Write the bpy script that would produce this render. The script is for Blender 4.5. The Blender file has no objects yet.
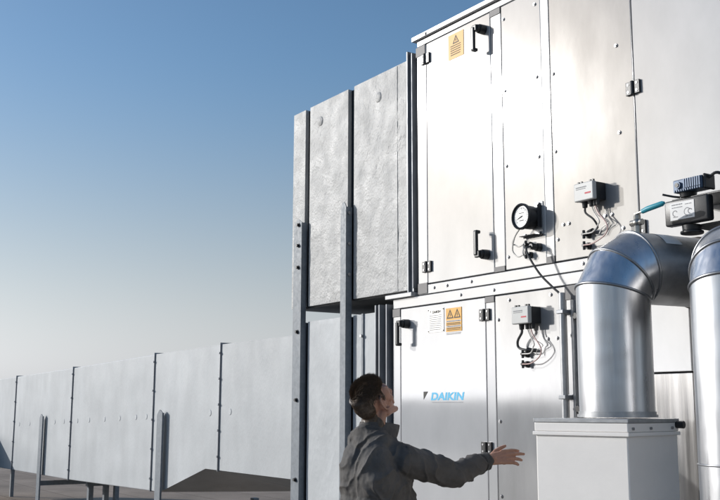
import bpy, bmesh, math, random
import numpy as np
from mathutils import Vector, Matrix, noise
random.seed(7)
R = math.radians
SC = bpy.context.scene
COL = SC.collection
V = Vector

# ---------------------------------------------------------------- materials
def new_mat(name):
    m = bpy.data.materials.new(name); m.use_nodes = True
    nt = m.node_tree
    return m, nt, nt.nodes['Principled BSDF']

def mat(name, base, rough=.5, metal=0., var=.0, vscale=3., bump=0., bscale=40., stretch=(1, 1, 1), rvar=0.,
        var2=None, bdist=.01, spec=.5, warp=0., wscale=1.5, objvar=0.):
    """procedural surface: base colour broken up by two noises, roughness variation, grain bump and slow warp"""
    m, nt, b = new_mat(name)
    N, L = nt.nodes, nt.links
    tc = N.new('ShaderNodeTexCoord'); mp = N.new('ShaderNodeMapping')
    mp.inputs['Scale'].default_value = stretch
    L.new(tc.outputs['Object'], mp.inputs['Vector'])
    b.inputs['Roughness'].default_value = rough
    b.inputs['Metallic'].default_value = metal
    b.inputs['Specular IOR Level'].default_value = spec
    c0 = (*base, 1)
    b.inputs['Base Color'].default_value = c0
    if var > 0:
        n = N.new('ShaderNodeTexNoise'); n.inputs['Scale'].default_value = vscale; n.inputs['Detail'].default_value = 8
        n.inputs['Roughness'].default_value = .62
        L.new(mp.outputs[0], n.inputs['Vector'])
        rp = N.new('ShaderNodeValToRGB')
        d = var2 if var2 else tuple(x * (1 - var) for x in base)
        u = tuple(min(1, x * (1 + var)) for x in base)
        rp.color_ramp.elements[0].position = .3; rp.color_ramp.elements[0].color = (*d, 1)
        rp.color_ramp.elements[1].position = .7; rp.color_ramp.elements[1].color = (*u, 1)
        L.new(n.outputs['Fac'], rp.inputs[0]); L.new(rp.outputs[0], b.inputs['Base Color'])
    if rvar > 0:
        n = N.new('ShaderNodeTexNoise'); n.inputs['Scale'].default_value = vscale * 1.7; n.inputs['Detail'].default_value = 6
        L.new(mp.outputs[0], n.inputs['Vector'])
        mr = N.new('ShaderNodeMapRange'); mr.inputs['From Min'].default_value = .3; mr.inputs['From Max'].default_value = .7
        mr.inputs['To Min'].default_value = max(.02, rough - rvar); mr.inputs['To Max'].default_value = rough + rvar
        L.new(n.outputs['Fac'], mr.inputs['Value']); L.new(mr.outputs[0], b.inputs['Roughness'])
    last = None
    if bump > 0:
        n = N.new('ShaderNodeTexNoise'); n.inputs['Scale'].default_value = bscale; n.inputs['Detail'].default_value = 5
        L.new(mp.outputs[0], n.inputs['Vector'])
        bp = N.new('ShaderNodeBump'); bp.inputs['Strength'].default_value = bump; bp.inputs['Distance'].default_value = bdist
        L.new(n.outputs['Fac'], bp.inputs['Height']); last = bp
    if warp > 0:
        n = N.new('ShaderNodeTexNoise'); n.inputs['Scale'].default_value = wscale; n.inputs['Detail'].default_value = 2
        L.new(tc.outputs['Object'], n.inputs['Vector'])
        bp = N.new('ShaderNodeBump'); bp.inputs['Strength'].default_value = 1; bp.inputs['Distance'].default_value = warp
        L.new(n.outputs['Fac'], bp.inputs['Height'])
        if last: L.new(last.outputs[0], bp.inputs['Normal'])
        last = bp
    if last: L.new(last.outputs[0], b.inputs['Normal'])
    if objvar > 0:                                   # each sheet a little lighter or darker than its neighbour
        src = b.inputs['Base Color'].links[0].from_socket
        oi = N.new('ShaderNodeObjectInfo'); mr = N.new('ShaderNodeMapRange')
        mr.inputs['To Min'].default_value = 1 - objvar; mr.inputs['To Max'].default_value = 1 + objvar * .6
        L.new(oi.outputs['Random'], mr.inputs['Value'])
        vm = N.new('ShaderNodeVectorMath'); vm.operation = 'SCALE'; L.new(src, vm.inputs[0]); L.new(mr.outputs[0], vm.inputs['Scale'])
        L.new(vm.outputs[0], b.inputs['Base Color'])
    return m

M = {}
M['panel'] = mat('coated_sheet_panel', (.58, .58, .58), .076, .22, .08, 1.3, .0, 5, (2.2, 2.2, 1.3), .006, warp=.0011, wscale=1.3, spec=.3, objvar=.03)
M['bare_panel'] = mat('bare_aluzinc_panel', (.45, .448, .445), .088, .36, .14, 1.3, .0, 5, (3, 3, 1.1), .010, warp=.0016, wscale=1.5, spec=.3)
M['mirror_panel'] = mat('bare_sheet_panel', (.44, .432, .425), .20, .85, .3, 1.4, .0, 5, (16, 16, .8), .08, warp=.004, wscale=1.6)
M['frame'] = mat('aluminium_profile', (.53, .53, .53), .16, .22, .04, 2, .0, 30, (1, 1, 1), .04)
M['corner'] = mat('grey_corner_plastic', (.17, .16, .155), .55, 0, .12, 6)
M['gasket'] = mat('black_rubber_gasket', (.014, .014, .014), .7)
M['black'] = mat('black_plastic', (.016, .016, .017), .38, 0, .2, 8, .05, 200)
M['black_metal'] = mat('black_powder_coated_steel', (.02, .02, .022), .42, 0, .2, 8, .08, 220)
M['screw'] = mat('screw_zinc', (.33, .33, .34), .35, .9)
M['orange'] = mat('orange_sticker', (.80, .40, .035), .5, 0, .06, 12)
M['ink'] = mat('black_ink', (.03, .026, .02), .6)
M['ink_grey'] = mat('faded_grey_ink', (.24, .24, .25), .6)
M['red_ink'] = mat('red_ink', (.6, .07, .09), .6)
M['paper'] = mat('white_label_film', (.72, .71, .69), .5, 0, .05, 14)
M['silver_plate'] = mat('silver_nameplate', (.42, .415, .40), .4, .5, .05, 14)
M['brand_blue'] = mat('light_blue_lettering', (.06, .50, .80), .45)
M['grey_box'] = mat('grey_polycarbonate', (.50, .50, .48), .45, 0, .04, 10)
M['galv'] = mat('galvanised_steel', (.195, .215, .235), .55, .05, .16, 26, .04, 60, (1, 1, 1), .08)
M['zinc'] = mat('bright_zinc_steel', (.42, .425, .43), .40, .6, .14, 26, .04, 60, (1, 1, 1), .08)
M['galv_dark'] = mat('weathered_galvanised_steel', (.27, .28, .295), .45, .45, .22, 18, .05, 60, (1, 1, .3), .08)
M['clad'] = mat('stucco_foil_cladding', (.465, .458, .44), .50, .0, .10, 5, .55, 80, (1, 1, .7), .1, bdist=.008, warp=.010, wscale=7, spec=.4)
M['clad_smooth'] = mat('painted_duct_cladding', (.46, .475, .48), .58, .03, .10, 2.2, .30, 40, (1.6, 1.6, .7), .06, bdist=.006, warp=.03, wscale=1.1, objvar=.07)
M['under'] = mat('dark_duct_underside', (.12, .118, .115), .7, 0, .25, 5)  # underside coloured much darker than the cladding
M['steel'] = mat('stainless_spiral_pipe', (.64, .645, .66), .32, 1., .12, 3, .06, 6, (8, 8, .6), .07, bdist=.003, warp=.006, wscale=4)
M['seam'] = mat('pipe_seam_band', (.34, .345, .355), .4, .9)
M['joint_infill'] = mat('dark_joint_infill', (.022, .030, .038), .8, 0, .2, 9, spec=.05)
M['dull_steel'] = mat('dull_pipe_steel', (.40, .395, .39), .42, .75, .25, 6, .1, 22, (1, 1, 1), .1)  # darker and rougher than the steel of the riser
M['sealant'] = mat('dark_sealant', (.05, .045, .04), .8, 0, .3, 30, .5, 60)
M['box'] = mat('white_enamelled_sheet', (.90, .86, .81), .42, .03, .05, 3, .05, 60, (1, 1, 1), .05, warp=.006)
M['teal'] = mat('teal_lever_sleeve', (.03, .30, .38), .42)
M['valve'] = mat('nickel_valve_body', (.42, .40, .36), .38, .9, .2, 20)
M['motor'] = mat('blue_grey_cast_motor', (.10, .14, .21), .45, .2, .15, 20)
M['dial'] = mat('white_dial', (.46, .47, .48), .25)
M['tube'] = mat('milky_hose', (.66, .63, .58), .4)
M['pinkcable'] = mat('pale_pink_cable', (.62, .42, .38), .5)
M['cable'] = mat('grey_black_cable', (.05, .05, .05), .5)
M['skin'] = mat('skin', (.47, .245, .165), .48, 0, .12, 30, .12, 260, bdist=.003)
M['skin'].node_tree.nodes['Principled BSDF'].inputs['Subsurface Weight'].default_value = .08
M['skin'].node_tree.nodes['Principled BSDF'].inputs['Subsurface Radius'].default_value = (.02, .008, .004)
M['eye'] = mat('eye_white', (.7, .68, .65), .2)
M['hair'] = mat('dark_brown_hair', (.10, .068, .045), .42, 0, .35, 60)
M['jacket'] = mat('dark_grey_softshell', (.100, .093, .087), .74, 0, .22, 9, .3, 420, bdist=.002, warp=.014, wscale=15, spec=.3)
M['jacket_black'] = mat('black_softshell', (.045, .045, .045), .6, 0, .2, 9, .25, 420, bdist=.002)
M['trousers'] = mat('navy_work_trousers', (.02, .024, .035), .8, 0, .2, 9, .3, 300, bdist=.002)
M['boots'] = mat('black_work_boots', (.02, .018, .017), .5)
M['piping'] = mat('reflective_piping', (.55, .55, .55), .35, .2)

def ground_mat(name, lo, hi):
    m, nt, b = new_mat(name); N, L = nt.nodes, nt.links
    tc = N.new('ShaderNodeTexCoord')
    n1 = N.new('ShaderNodeTexNoise'); n1.inputs['Scale'].default_value = .55; n1.inputs['Detail'].default_value = 9; n1.inputs['Roughness'].default_value = .65
    n2 = N.new('ShaderNodeTexNoise'); n2.inputs['Scale'].default_value = 60; n2.inputs['Detail'].default_value = 4
    for n in (n1, n2): L.new(tc.outputs['Object'], n.inputs['Vector'])
    r1 = N.new('ShaderNodeValToRGB')
    r1.color_ramp.elements[0].position = .32; r1.color_ramp.elements[0].color = (*lo, 1)
    r1.color_ramp.elements[1].position = .68; r1.color_ramp.elements[1].color = (*hi, 1)
    L.new(n1.outputs['Fac'], r1.inputs[0])
    mx = N.new('ShaderNodeMixRGB'); mx.blend_type = 'MULTIPLY'; mx.inputs[0].default_value = .5
    r2 = N.new('ShaderNodeValToRGB'); r2.color_ramp.elements[0].position = .3; r2.color_ramp.elements[0].color = (.5, .5, .5, 1)
    r2.color_ramp.elements[1].position = .7
    L.new(n2.outputs['Fac'], r2.inputs[0])
    L.new(r1.outputs[0], mx.inputs[1]); L.new(r2.outputs[0], mx.inputs[2])
    # lapped seams of the roofing felt: a fine dark line every metre
    br = N.new('ShaderNodeTexBrick'); br.inputs['Scale'].default_value = 1; br.inputs['Brick Width'].default_value = 8; br.inputs['Row Height'].default_value = 1.0
    br.inputs['Mortar Size'].default_value = .012; br.inputs['Color1'].default_value = (1, 1, 1, 1); br.inputs['Color2'].default_value = (.88, .88, .88, 1); br.inputs['Mortar'].default_value = (.45, .43, .41, 1)
    L.new(tc.outputs['Object'], br.inputs['Vector'])
    mx2 = N.new('ShaderNodeMixRGB'); mx2.blend_type = 'MULTIPLY'; mx2.inputs[0].default_value = 1
    L.new(mx.outputs[0], mx2.inputs[1]); L.new(br.outputs['Color'], mx2.inputs[2])
    L.new(mx2.outputs[0], b.inputs['Base Color'])
    b.inputs['Roughness'].default_value = .85
    bp = N.new('ShaderNodeBump'); bp.inputs['Strength'].default_value = .5; bp.inputs['Distance'].default_value = .01
    L.new(n2.outputs['Fac'], bp.inputs['Height']); L.new(bp.outputs[0], b.inputs['Normal'])
    return m
M['roof'] = ground_mat('bitumen_roof_membrane', (.125, .110, .095), (.215, .188, .160))
M['roof_sunlit'] = ground_mat('sun_brightened_membrane', (.30, .225, .165), (.53, .405, .305))  # lighter, warmer roof colour with the brightness of sunlit ground put in

# ---------------------------------------------------------------- helpers
def tag(o, label=None, cat=None, group=None, kind=None):
    if label: o['label'] = label
    if cat: o['category'] = cat
    if group: o['group'] = group
    if kind: o['kind'] = kind
    return o

def thing(name, label, cat, loc=(0, 0, 0), group=None):
    o = bpy.data.objects.new(name, None); COL.objects.link(o); o.location = loc
    o.empty_display_size = .1
    return tag(o, label, cat, group)

def world_loc(o):
    p = Vector((0, 0, 0))
    while o: p = p + o.location; o = o.parent
    return p

class MB:
    """collects shapes given in world metres; build() links them as ONE mesh object under its parent"""
    def __init__(s): s.v = []; s.f = []
    def add(s, vs, fs):
        n = len(s.v); s.v += [tuple(x) for x in vs]; s.f += [tuple(i + n for i in f) for f in fs]; return s
    def box(s, x0, x1, y0, y1, z0, z1):
        vs = [(x, y, z) for x in (x0, x1) for y in (y0, y1) for z in (z0, z1)]
        return s.add(vs, [(0, 1, 3, 2), (4, 6, 7, 5), (0, 4, 5, 1), (2, 3, 7, 6), (0, 2, 6, 4), (1, 5, 7, 3)])
    def obox(s, c, ax, ay, az, hx, hy, hz):
        c, ax, ay, az = V(c), V(ax), V(ay), V(az)
        vs = [c + ax * (i * hx) + ay * (j * hy) + az * (k * hz) for i in (-1, 1) for j in (-1, 1) for k in (-1, 1)]
        return s.add(vs, [(0, 1, 3, 2), (4, 6, 7, 5), (0, 4, 5, 1), (2, 3, 7, 6), (0, 2, 6, 4), (1, 5, 7, 3)])
    def prism(s, pts, d):
        d = V(d); n = len(pts); a = [V(p) for p in pts]
        vs = a + [p + d for p in a]
        fs = [tuple(range(n))[::-1], tuple(range(n, 2 * n))] + [(i, (i + 1) % n, n + (i + 1) % n, n + i) for i in range(n)]
        return s.add(vs, fs)
    def rings(s, rs, cap=True):
        n = len(rs[0]); vs = [p for r in rs for p in r]; fs = []
        for k in range(len(rs) - 1):
            for i in range(n):
                j = (i + 1) % n; fs.append((k * n + i, k * n + j, (k + 1) * n + j, (k + 1) * n + i))
        if cap: fs += [tuple(range(n))[::-1], tuple(range((len(rs) - 1) * n, len(rs) * n))]
        return s.add(vs, fs)
    def tube(s, pts, r, seg=12, cap=True):
        pts = [V(p) for p in pts]; n = len(pts)
        rad = r if isinstance(r, (list, tuple)) else [r] * n
        t = (pts[1] - pts[0]).normalized()
        u = t.cross(V((0, 0, 1)));
        if u.length < .1: u = t.cross(V((1, 0, 0)))
        u.normalize(); rs = []
        for i, p in enumerate(pts):
            a = pts[max(i - 1, 0)]; b = pts[min(i + 1, n - 1)]
            t = (b - a).normalized(); u = (u - t * u.dot(t)).normalized(); w = t.cross(u)
            rs.append([p + (u * math.cos(2 * math.pi * k / seg) + w * math.sin(2 * math.pi * k / seg)) * rad[i] for k in range(seg)])
        return s.rings(rs, cap)
    def cyl(s, p0, p1, r0, r1=None, seg=24):
        return s.tube([p0, p1], [r0, r0 if r1 is None else r1], seg)
    def ell(s, c, rad, ax=None, nu=20, nv=12):
        c = V(c); ax = ax or (V((1, 0, 0)), V((0, 1, 0)), V((0, 0, 1)))
        vs = [c - ax[2] * rad[2]]; fs = []
        for j in range(1, nv):
            ph = -math.pi / 2 + math.pi * j / nv
            for i in range(nu):
                th = 2 * math.pi * i / nu
                vs.append(c + ax[0] * (rad[0] * math.cos(ph) * math.cos(th)) + ax[1] * (rad[1] * math.cos(ph) * math.sin(th)) + ax[2] * (rad[2] * math.sin(ph)))
        vs.append(c + ax[2] * rad[2]); top = len(vs) - 1
        for i in range(nu):
            j = (i + 1) % nu
            fs.append((0, 1 + j, 1 + i)); fs.append((top, top - nu + i, top - nu + j))
            for k in range(nv - 2):
                fs.append((1 + k * nu + i, 1 + k * nu + j, 1 + (k + 1) * nu + j, 1 + (k + 1) * nu + i))
        return s.add(vs, fs)
    def cap(s, p0, p1, r0, r1):
        """tapered limb with round ends, for the sculpted bodies"""
        s.tube([p0, p1], [r0, r1], 16); s.ell(p0, (r0,) * 3, None, 16, 10); s.ell(p1, (r1,) * 3, None, 16, 10); return s
    def chain(s, pts, rs):
        for i in range(len(pts) - 1): s.cap(pts[i], pts[i + 1], rs[i], rs[i + 1])
        return s
    def mesh(s, name):
        me = bpy.data.meshes.new(name); me.from_pydata(s.v, [], s.f)
        bm = bmesh.new(); bm.from_mesh(me); bmesh.ops.recalc_face_normals(bm, faces=bm.faces); bm.to_mesh(me); bm.free()
        return me
    def build(s, name, m, parent=None, bevel=0., seg=2, smooth=None, label=None):
        off = world_loc(parent) if parent else V((0, 0, 0))
        s.v = [tuple(V(p) - off) for p in s.v]
        me = s.mesh(name)
        if bevel > 0:
            bm = bmesh.new(); bm.from_mesh(me)
            ed = [e for e in bm.edges if len(e.link_faces) == 2 and e.calc_face_angle(0) > R(40)]
            bmesh.ops.bevel(bm, geom=ed, offset=bevel, segments=seg, profile=.5, affect='EDGES', clamp_overlap=True)
            bm.to_mesh(me); bm.free()
        me.materials.append(m)
        me.shade_smooth(); me.set_sharp_from_angle(angle=R(smooth if smooth else (19 if bevel > 0 else 32)))
        o = bpy.data.objects.new(name, me); COL.objects.link(o)
        if parent: o.parent = parent
        if label: o['label'] = label
        return o

def remesh(mb, voxel, smooth_it=4, fac=.5):
    """fuse overlapping shapes into one continuous skin"""
    me = mb.mesh('tmp'); o = bpy.data.objects.new('tmp', me); COL.objects.link(o)
    md = o.modifiers.new('r', 'REMESH'); md.mode = 'VOXEL'; md.voxel_size = voxel; md.adaptivity = 0
    if smooth_it:
        sm = o.modifiers.new('s', 'SMOOTH'); sm.factor = fac; sm.iterations = smooth_it
    dg = bpy.context.evaluated_depsgraph_get()
    res = bpy.data.meshes.new_from_object(o.evaluated_get(dg))
    bpy.data.objects.remove(o); bpy.data.meshes.remove(me)
    return res

def link_mesh(name, me, m, parent):
    off = world_loc(parent)
    me.transform(Matrix.Translation(-off)); me.materials.clear(); me.materials.append(m); me.shade_smooth()
    o = bpy.data.objects.new(name, me); COL.objects.link(o); o.parent = parent
    return o

def twin(src, loc, parent):
    """another copy of a small part, placed at a world position"""
    c = src.copy(); COL.objects.link(c); c.parent = parent; c.location = V(loc) - world_loc(parent); return c

def part_at(name, mb, m, parent, loc, **k):
    """part built round its own origin, then placed"""
    o = mb.build(name, m, None, **k); o.parent = parent; o.location = V(loc) - world_loc(parent); return o

def text(name, body, m, parent, x, y, z, h, bold=0., shear=0., width=None):
    """lettering standing on the facade plane (reads from -y), x = left edge, z = baseline"""
    cu = bpy.data.curves.new('t', 'FONT'); cu.body = body; cu.size = h / .7; cu.extrude = .0003; cu.offset = bold; cu.shear = shear
    o = bpy.data.objects.new('t', cu); COL.objects.link(o)
    dg = bpy.context.evaluated_depsgraph_get(); me = bpy.data.meshes.new_from_object(o.evaluated_get(dg))
    bpy.data.objects.remove(o)
    me.transform(Matrix.Rotation(R(90), 4, 'X'))
    if width:
        xs = [v.co.x for v in me.vertices]; w = max(xs) - min(xs); me.transform(Matrix.Diagonal((width / w, 1, 1, 1)))
    me.transform(Matrix.Translation(V((x, y, z)) - world_loc(parent)))
    me.materials.clear(); me.materials.append(m); me.name = name
    t = bpy.data.objects.new(name, me); COL.objects.link(t); t.parent = parent
    return t

def bars(parent, m, x0, x1, rows, y, name='printed_text'):
    """rows of small print, too small to read: broken dark dashes"""
    b = MB()
    for z, h in rows:
        x = x0
        while x < x1 - .003:
            w = min(random.uniform(.006, .02), x1 - x); b.box(x, x + w, y - .0008, y, z, z + h); x += w + .003
    return b.build(name, m, parent)

# ---------------------------------------------------------------- ground
g = MB(); g.add([(-900, -900, 0), (900, -900, 0), (900, 900, 0), (-900, 900, 0)], [(0, 1, 2, 3)])
tag(g.build('roof_deck', M['roof']), kind='structure')
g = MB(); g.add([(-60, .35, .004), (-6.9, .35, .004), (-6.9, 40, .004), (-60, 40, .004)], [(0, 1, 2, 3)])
tag(g.build('sun_brightened_strip', M['roof_sunlit']), kind='structure')  # paler sheet standing in for sunlight on the roof shaded by the duct

# low wall along the far edge of the roof, behind the camera: the bright sheet metal mirrors it
PW = thing('parapet_wall', 'long grey parapet wall with a metal coping along the roof edge behind the viewer', 'wall', (-20, -24, 0))
MB().box(-90, 50, -24.3, -24, 0, 1.92).build('masonry', mat('grey_render', (.46, .44, .42), .85, 0, .15, .8), PW)
MB().box(-90, 50, -24.4, -23.9, 1.921, 1.99).build('coping', M['galv_dark'], PW)

# ================================================================ AIR HANDLING UNIT
def slab(x0, x1, z0, z1, y0=0., y1=.032):
    return MB().box(x0, x1, y0, y1, z0, z1)

screw_src = [None]
def screw(parent, x, z, y=0.):
    if screw_src[0] is None:
        b = MB(); b.cyl((0, 0, 0), (0, -.006, 0), .011, .009, 14); b.cyl((0, -.006, 0), (0, -.009, 0), .0065, .006, 6)
        screw_src[0] = part_at('screw', b, M['screw'], parent, (x, y, z)); return screw_src[0]
    return twin(screw_src[0], (x, y, z), parent)

def handle(door, x, z, down=True):
    """black quarter-turn latch: round boss with a lever"""
    b = MB(); s = -1 if down else 1
    b.cyl((x, 0, z), (x, -.045, z), .030, .028, 20); b.cyl((x, -.045, z), (x, -.062, z), .024, .022, 20)
    b.obox((x - .012, -.062, z + s * .0), (1, 0, 0), (0, 1, 0), (0, 0, 1), .022, .011, .020)
    b.obox((x - .020, -.070, z + s * .065), (1, 0, 0), (0, 1, 0), (0, 0, 1), .013, .010, .072)
    b.obox((x - .020, -.060, z + s * .132), (1, 0, 0), (0, 1, 0), (0, 0, 1), .014, .017, .010)
    return b.build('door_handle', M['black'], door, bevel=.005)

pin_src = [None]
def hinge(unit, x, z):
    """black two-leaf hinge with its four bright screws"""
    b = MB()
    b.box(x - .044, x - .008, -.013, -.001, z - .034, z + .034); b.box(x + .008, x + .044, -.013, -.001, z - .034, z + .034)
    b.cyl((x, -.013, z - .034), (x, -.013, z + .034), .010, None, 12)
    h = b.build('hinge', M['black'], unit, bevel=.002)
    for dx in (-.027, .027):
        for dz in (-.019, .019):
            if pin_src[0] is None:
                c = MB(); c.cyl((0, 0, 0), (0, -.0025, 0), .006, None, 10); pin_src[0] = part_at('hinge_screw', c, M['screw'], h, (x + dx, -.013, z + dz))
            else: twin(pin_src[0], (x + dx, -.013, z + dz), h)
    return h

# ---- upper module
UP = thing('air_handling_unit', 'upper bright metal air handling unit with two gauges and cables, stacked on the lower unit', 'air handling unit', (-3.1, 1, 2.31))
X1 = -2.15
MB().box(-5.02, X1, .036, 2.0, 2.312, 4.0).build('casing', M['gasket'], UP)
MB().box(-5.018, X1 - .004, 1.996, 2.03, 2.32, 3.99).build('back_panel', M['panel'], UP)
MB().box(-5.05, -5.0205, .05, 1.98, 2.33, 3.98).build('end_panel', M['panel'], UP)
MB().box(X1, X1 + .03, .05, 1.98, 2.33, 3.98).build('end_panel', M['panel'], UP)
slab(-5.02, X1, 2.312, 2.371).build('bottom_rail', M['frame'], UP, bevel=.003)
slab(-5.02, X1, 3.961, 4.0).build('top_rail', M['frame'], UP, bevel=.003)
cap_ = MB().box(-5.055, X1 + .03, -.022, 2.05, 4.003, 4.034); cap_.build('roof_cap', M['frame'], UP, bevel=.003)
for a, b in ((-5.02, -4.926), (-4.285, -4.197), (-3.8625, -3.802), (-2.245, -2.155)):
    slab(a, b, 2.378, 3.954).build('stile', M['frame'], UP, bevel=.003)
for x0, x1, z0, z1 in ((-5.022, -4.924, 2.316, 2.384), (-5.03, -4.93, 3.89, 3.957), (-4.287, -4.196, 2.374, 2.405), (-3.864, -3.800, 2.374, 2.412),
                       (-4.287, -4.196, 3.918, 3.957)):
    MB().box(x0, x1, -.0045, .02, z0, z1).build('corner_piece', M['corner'], UP, bevel=.002)
d1 = slab(-4.919, -4.292, 2.378, 3.954).build('door', M['panel'], UP, bevel=.003)
slab(-4.190, -3.8645, 2.378, 3.954).build('panel', M['panel'], UP, bevel=.003)
slab(-3.795, -3.220, 2.378, 3.954).build('panel', M['bare_panel'], UP, bevel=.003)
d2 = slab(-3.212, -2.252, 2.378, 3.954).build('door', M['panel'], UP, bevel=.003)
handle(d1, -4.345, 3.862, True); handle(d1, -4.350, 2.487, False)
for z in (3.853, 2.483): hinge(UP, -4.922, z)
hinge(UP, -3.216, 3.186); hinge(UP, -3.216, 2.475)
for x, z in ((-4.170, 3.870), (-4.170, 3.43), (-4.170, 2.98), (-4.170, 2.45), (-3.905, 3.87), (-3.905, 3.44), (-3.905, 2.98), (-3.905, 2.48),
             (-3.775, 3.87), (-3.775, 3.42), (-3.775, 2.98), (-3.775, 2.495), (-3.32, 3.44), (-3.32, 2.98), (-3.32, 2.49),
             (-3.30, 3.86), (-3.73, 2.57), (-3.69, 2.57), (-3.435, 2.57), (-3.39, 2.57),
             (-4.86, 2.345), (-4.73, 2.345), (-4.50, 2.345), (-3.6, 2.345), (-3.0, 2.345)):
    screw(UP, x, z)
for x in (-4.9, -4.2, -3.5, -2.8): screw(UP, x, 4.017, -.022)

def warn_triangle(mbx, x, z, w, y):
    t = w * .13
    h = w * .87
    P = [(x - w / 2, z), (x + w / 2, z), (x, z + h)]
    c = (x, z + h * .36)
    Q = [(c[0] + (p[0] - c[0]) * .68, c[1] + (p[1] - c[1]) * .68) for p in P]
    for i in range(3):
        j = (i + 1) % 3
        a, b, d, e = P[i], P[j], Q[j], Q[i]
        mbx.prism([(a[0], y, a[1]), (b[0], y, b[1]), (d[0], y, d[1]), (e[0], y, e[1])], (0, -.0008, 0))
    zig = [(x + .04 * w, z + .62 * h), (x - .08 * w, z + .36 * h), (x + .0 * w, z + .36 * h), (x - .03 * w, z + .12 * h), (x + .09 * w, z + .42 * h), (x + .01 * w, z + .42 * h)]
    mbx.prism([(a, y, b) for a, b in zig], (0, -.0008, 0))

st = MB().box(-4.687, -4.538, -.0025, .0005, 3.768, 3.930).build('warning_sticker', M['orange'], d1)
b = MB(); warn_triangle(b, -4.612, 3.865, .062, -.0027); b.build('warning_symbol', M['ink'], d1)
bars(d1, M['ink'], -4.665, -4.565, [(3.850 - .0145 * i, .005) for i in range(5)], -.0027)

# ---- lower module
LO = thing('air_handling_unit', 'lower bright metal air handling unit standing on the roof, with blue lettering on its door', 'air handling unit', (-3.2, 1, 0))
MB().box(-5.30, X1, .036, 2.0, .16, 2.305).build('casing', M['gasket'], LO)
MB().box(-5.30, X1, 1.996, 2.03, .17, 2.30).build('back_panel', M['panel'], LO)
MB().box(-5.33, -5.3005, .05, 1.98, .18, 2.29).build('end_panel', M['panel'], LO)
MB().box(X1, X1 + .03, .05, 1.98, .18, 2.29).build('end_panel', M['panel'], LO)
MB().box(-5.25, X1 - .05, .06, 1.95, 0, .158).build('base_frame', M['galv'], LO)
slab(-5.30, X1, 2.245, 2.307).build('top_rail', M['frame'], LO, bevel=.003)
MB().box(-5.352, -5.0605, -.03, 1.2, 2.3085, 2.336).build('roof_cap', M['frame'], LO, bevel=.003)
slab(-5.30, X1, .16, .21).build('bottom_rail', M['frame'], LO, bevel=.003)
for a, b in ((-5.30, -5.221), (-4.371, -4.297), (-3.728, -3.656), (-2.945, -2.872), (-2.238, -2.155)):
    slab(a, b, .217, 2.238).build('stile', M['frame'], LO, bevel=.003)
for x0, x1, z0, z1 in ((-5.302, -5.218, 2.19, 2.243), (-4.373, -4.295, 2.205, 2.241), (-3.730, -3.654, 2.165, 2.241)):
    MB().box(x0, x1, -.0045, .02, z0, z1).build('corner_piece', M['corner'], LO, bevel=.002)
d3 = slab(-5.214, -4.378, .217, 2.238).build('door', M['panel'], LO, bevel=.003)
slab(-4.290, -3.735, .217, 2.238).build('panel', M['bare_panel'], LO, bevel=.003)
slab(-3.649, -2.952, 1.772, 2.238).build('panel', M['panel'], LO, bevel=.003)
slab(-3.649, -2.952, .217, 1.765, .006).build('panel', M['mirror_panel'], LO, bevel=.003)
slab(-2.865, -2.245, .217, 2.238).build('panel', M['mirror_panel'], LO, bevel=.003)
handle(d3, -5.137, 2.137, True)
for z in (2.137, 1.380, .5): hinge(LO, -4.376, z)
for x, z in ((-4.265, 2.10), (-4.265, 1.53), (-4.265, 1.12), (-3.765, 1.6), (-4.17, 2.205), (-3.84, 2.205), (-3.80, 1.97), (-3.87, 1.97), (-3.70, 1.98),
             (-4.335, 1.33), (-3.69, 2.08), (-3.69, 1.60), (-3.62, 2.11), (-4.6, 2.275), (-4.3, 2.275)):
    screw(LO, x, z)
MB().box(-4.921, -4.762, -.003, .0005, 2.066, 2.212).build('nameplate', M['silver_plate'], d3)
for x in (-4.915, -4.768):
    for z in (2.073, 2.205): MB().cyl((x, -.003, z), (x, -.005, z), .004, None, 8).build('rivet', M['ink'], d3)
b = MB(); b.prism([(-4.898, -.0032, 2.200), (-4.888, -.0032, 2.200), (-4.898, -.0032, 2.186)], (0, -.0008, 0)); b.build('nameplate_mark', M['ink'], d3)
text('nameplate_word', 'DAIKIN', M['ink'], d3, -4.878, -.0036, 2.184, .015, .0006, .2, width=.085)
bars(d3, M['ink_grey'], -4.905, -4.785, [(2.168 - .0125 * i, .0035) for i in range(8)], -.0032)
MB().box(-4.741, -4.592, -.003, .0005, 2.060, 2.203).build('warning_sticker', M['orange'], d3)
for z0, z1 in ((2.118, 2.128), (2.086, 2.096)):
    MB().box(-4.737, -4.596, -.0036, -.003, z0, z1).build('sticker_band', M['paper'], d3)
b = MB(); warn_triangle(b, -4.700, 2.140, .064, -.0032); warn_triangle(b, -4.632, 2.140, .064, -.0032); b.build('warning_symbol', M['ink'], d3)
bars(d3, M['ink'], -4.732, -4.602, [(2.121, .004), (2.108, .004), (2.100, .003), (2.089, .004), (2.078, .004), (2.069, .003)], -.0038)
bars(d3, M['ink_grey'], -4.741, -4.60, [(2.050, .003), (2.043, .003)], -.0004)
text('door_lettering', 'DAIKIN', M['brand_blue'], d3, -4.905, -.0006, 1.652, .044, .0022, .18, width=.325)
b = MB(); b.prism([(-4.975, -.0003, 1.704), (-4.930, -.0003, 1.704), (-4.975, -.0003, 1.655)], (0, -.0012, 0)); b.build('door_emblem', M['ink'], d3)
b = MB(); b.box(-4.89, -4.59, -.001, -.0002, 1.636, 1.639); b.build('lettering_underline', M['ink_grey'], d3)

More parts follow.
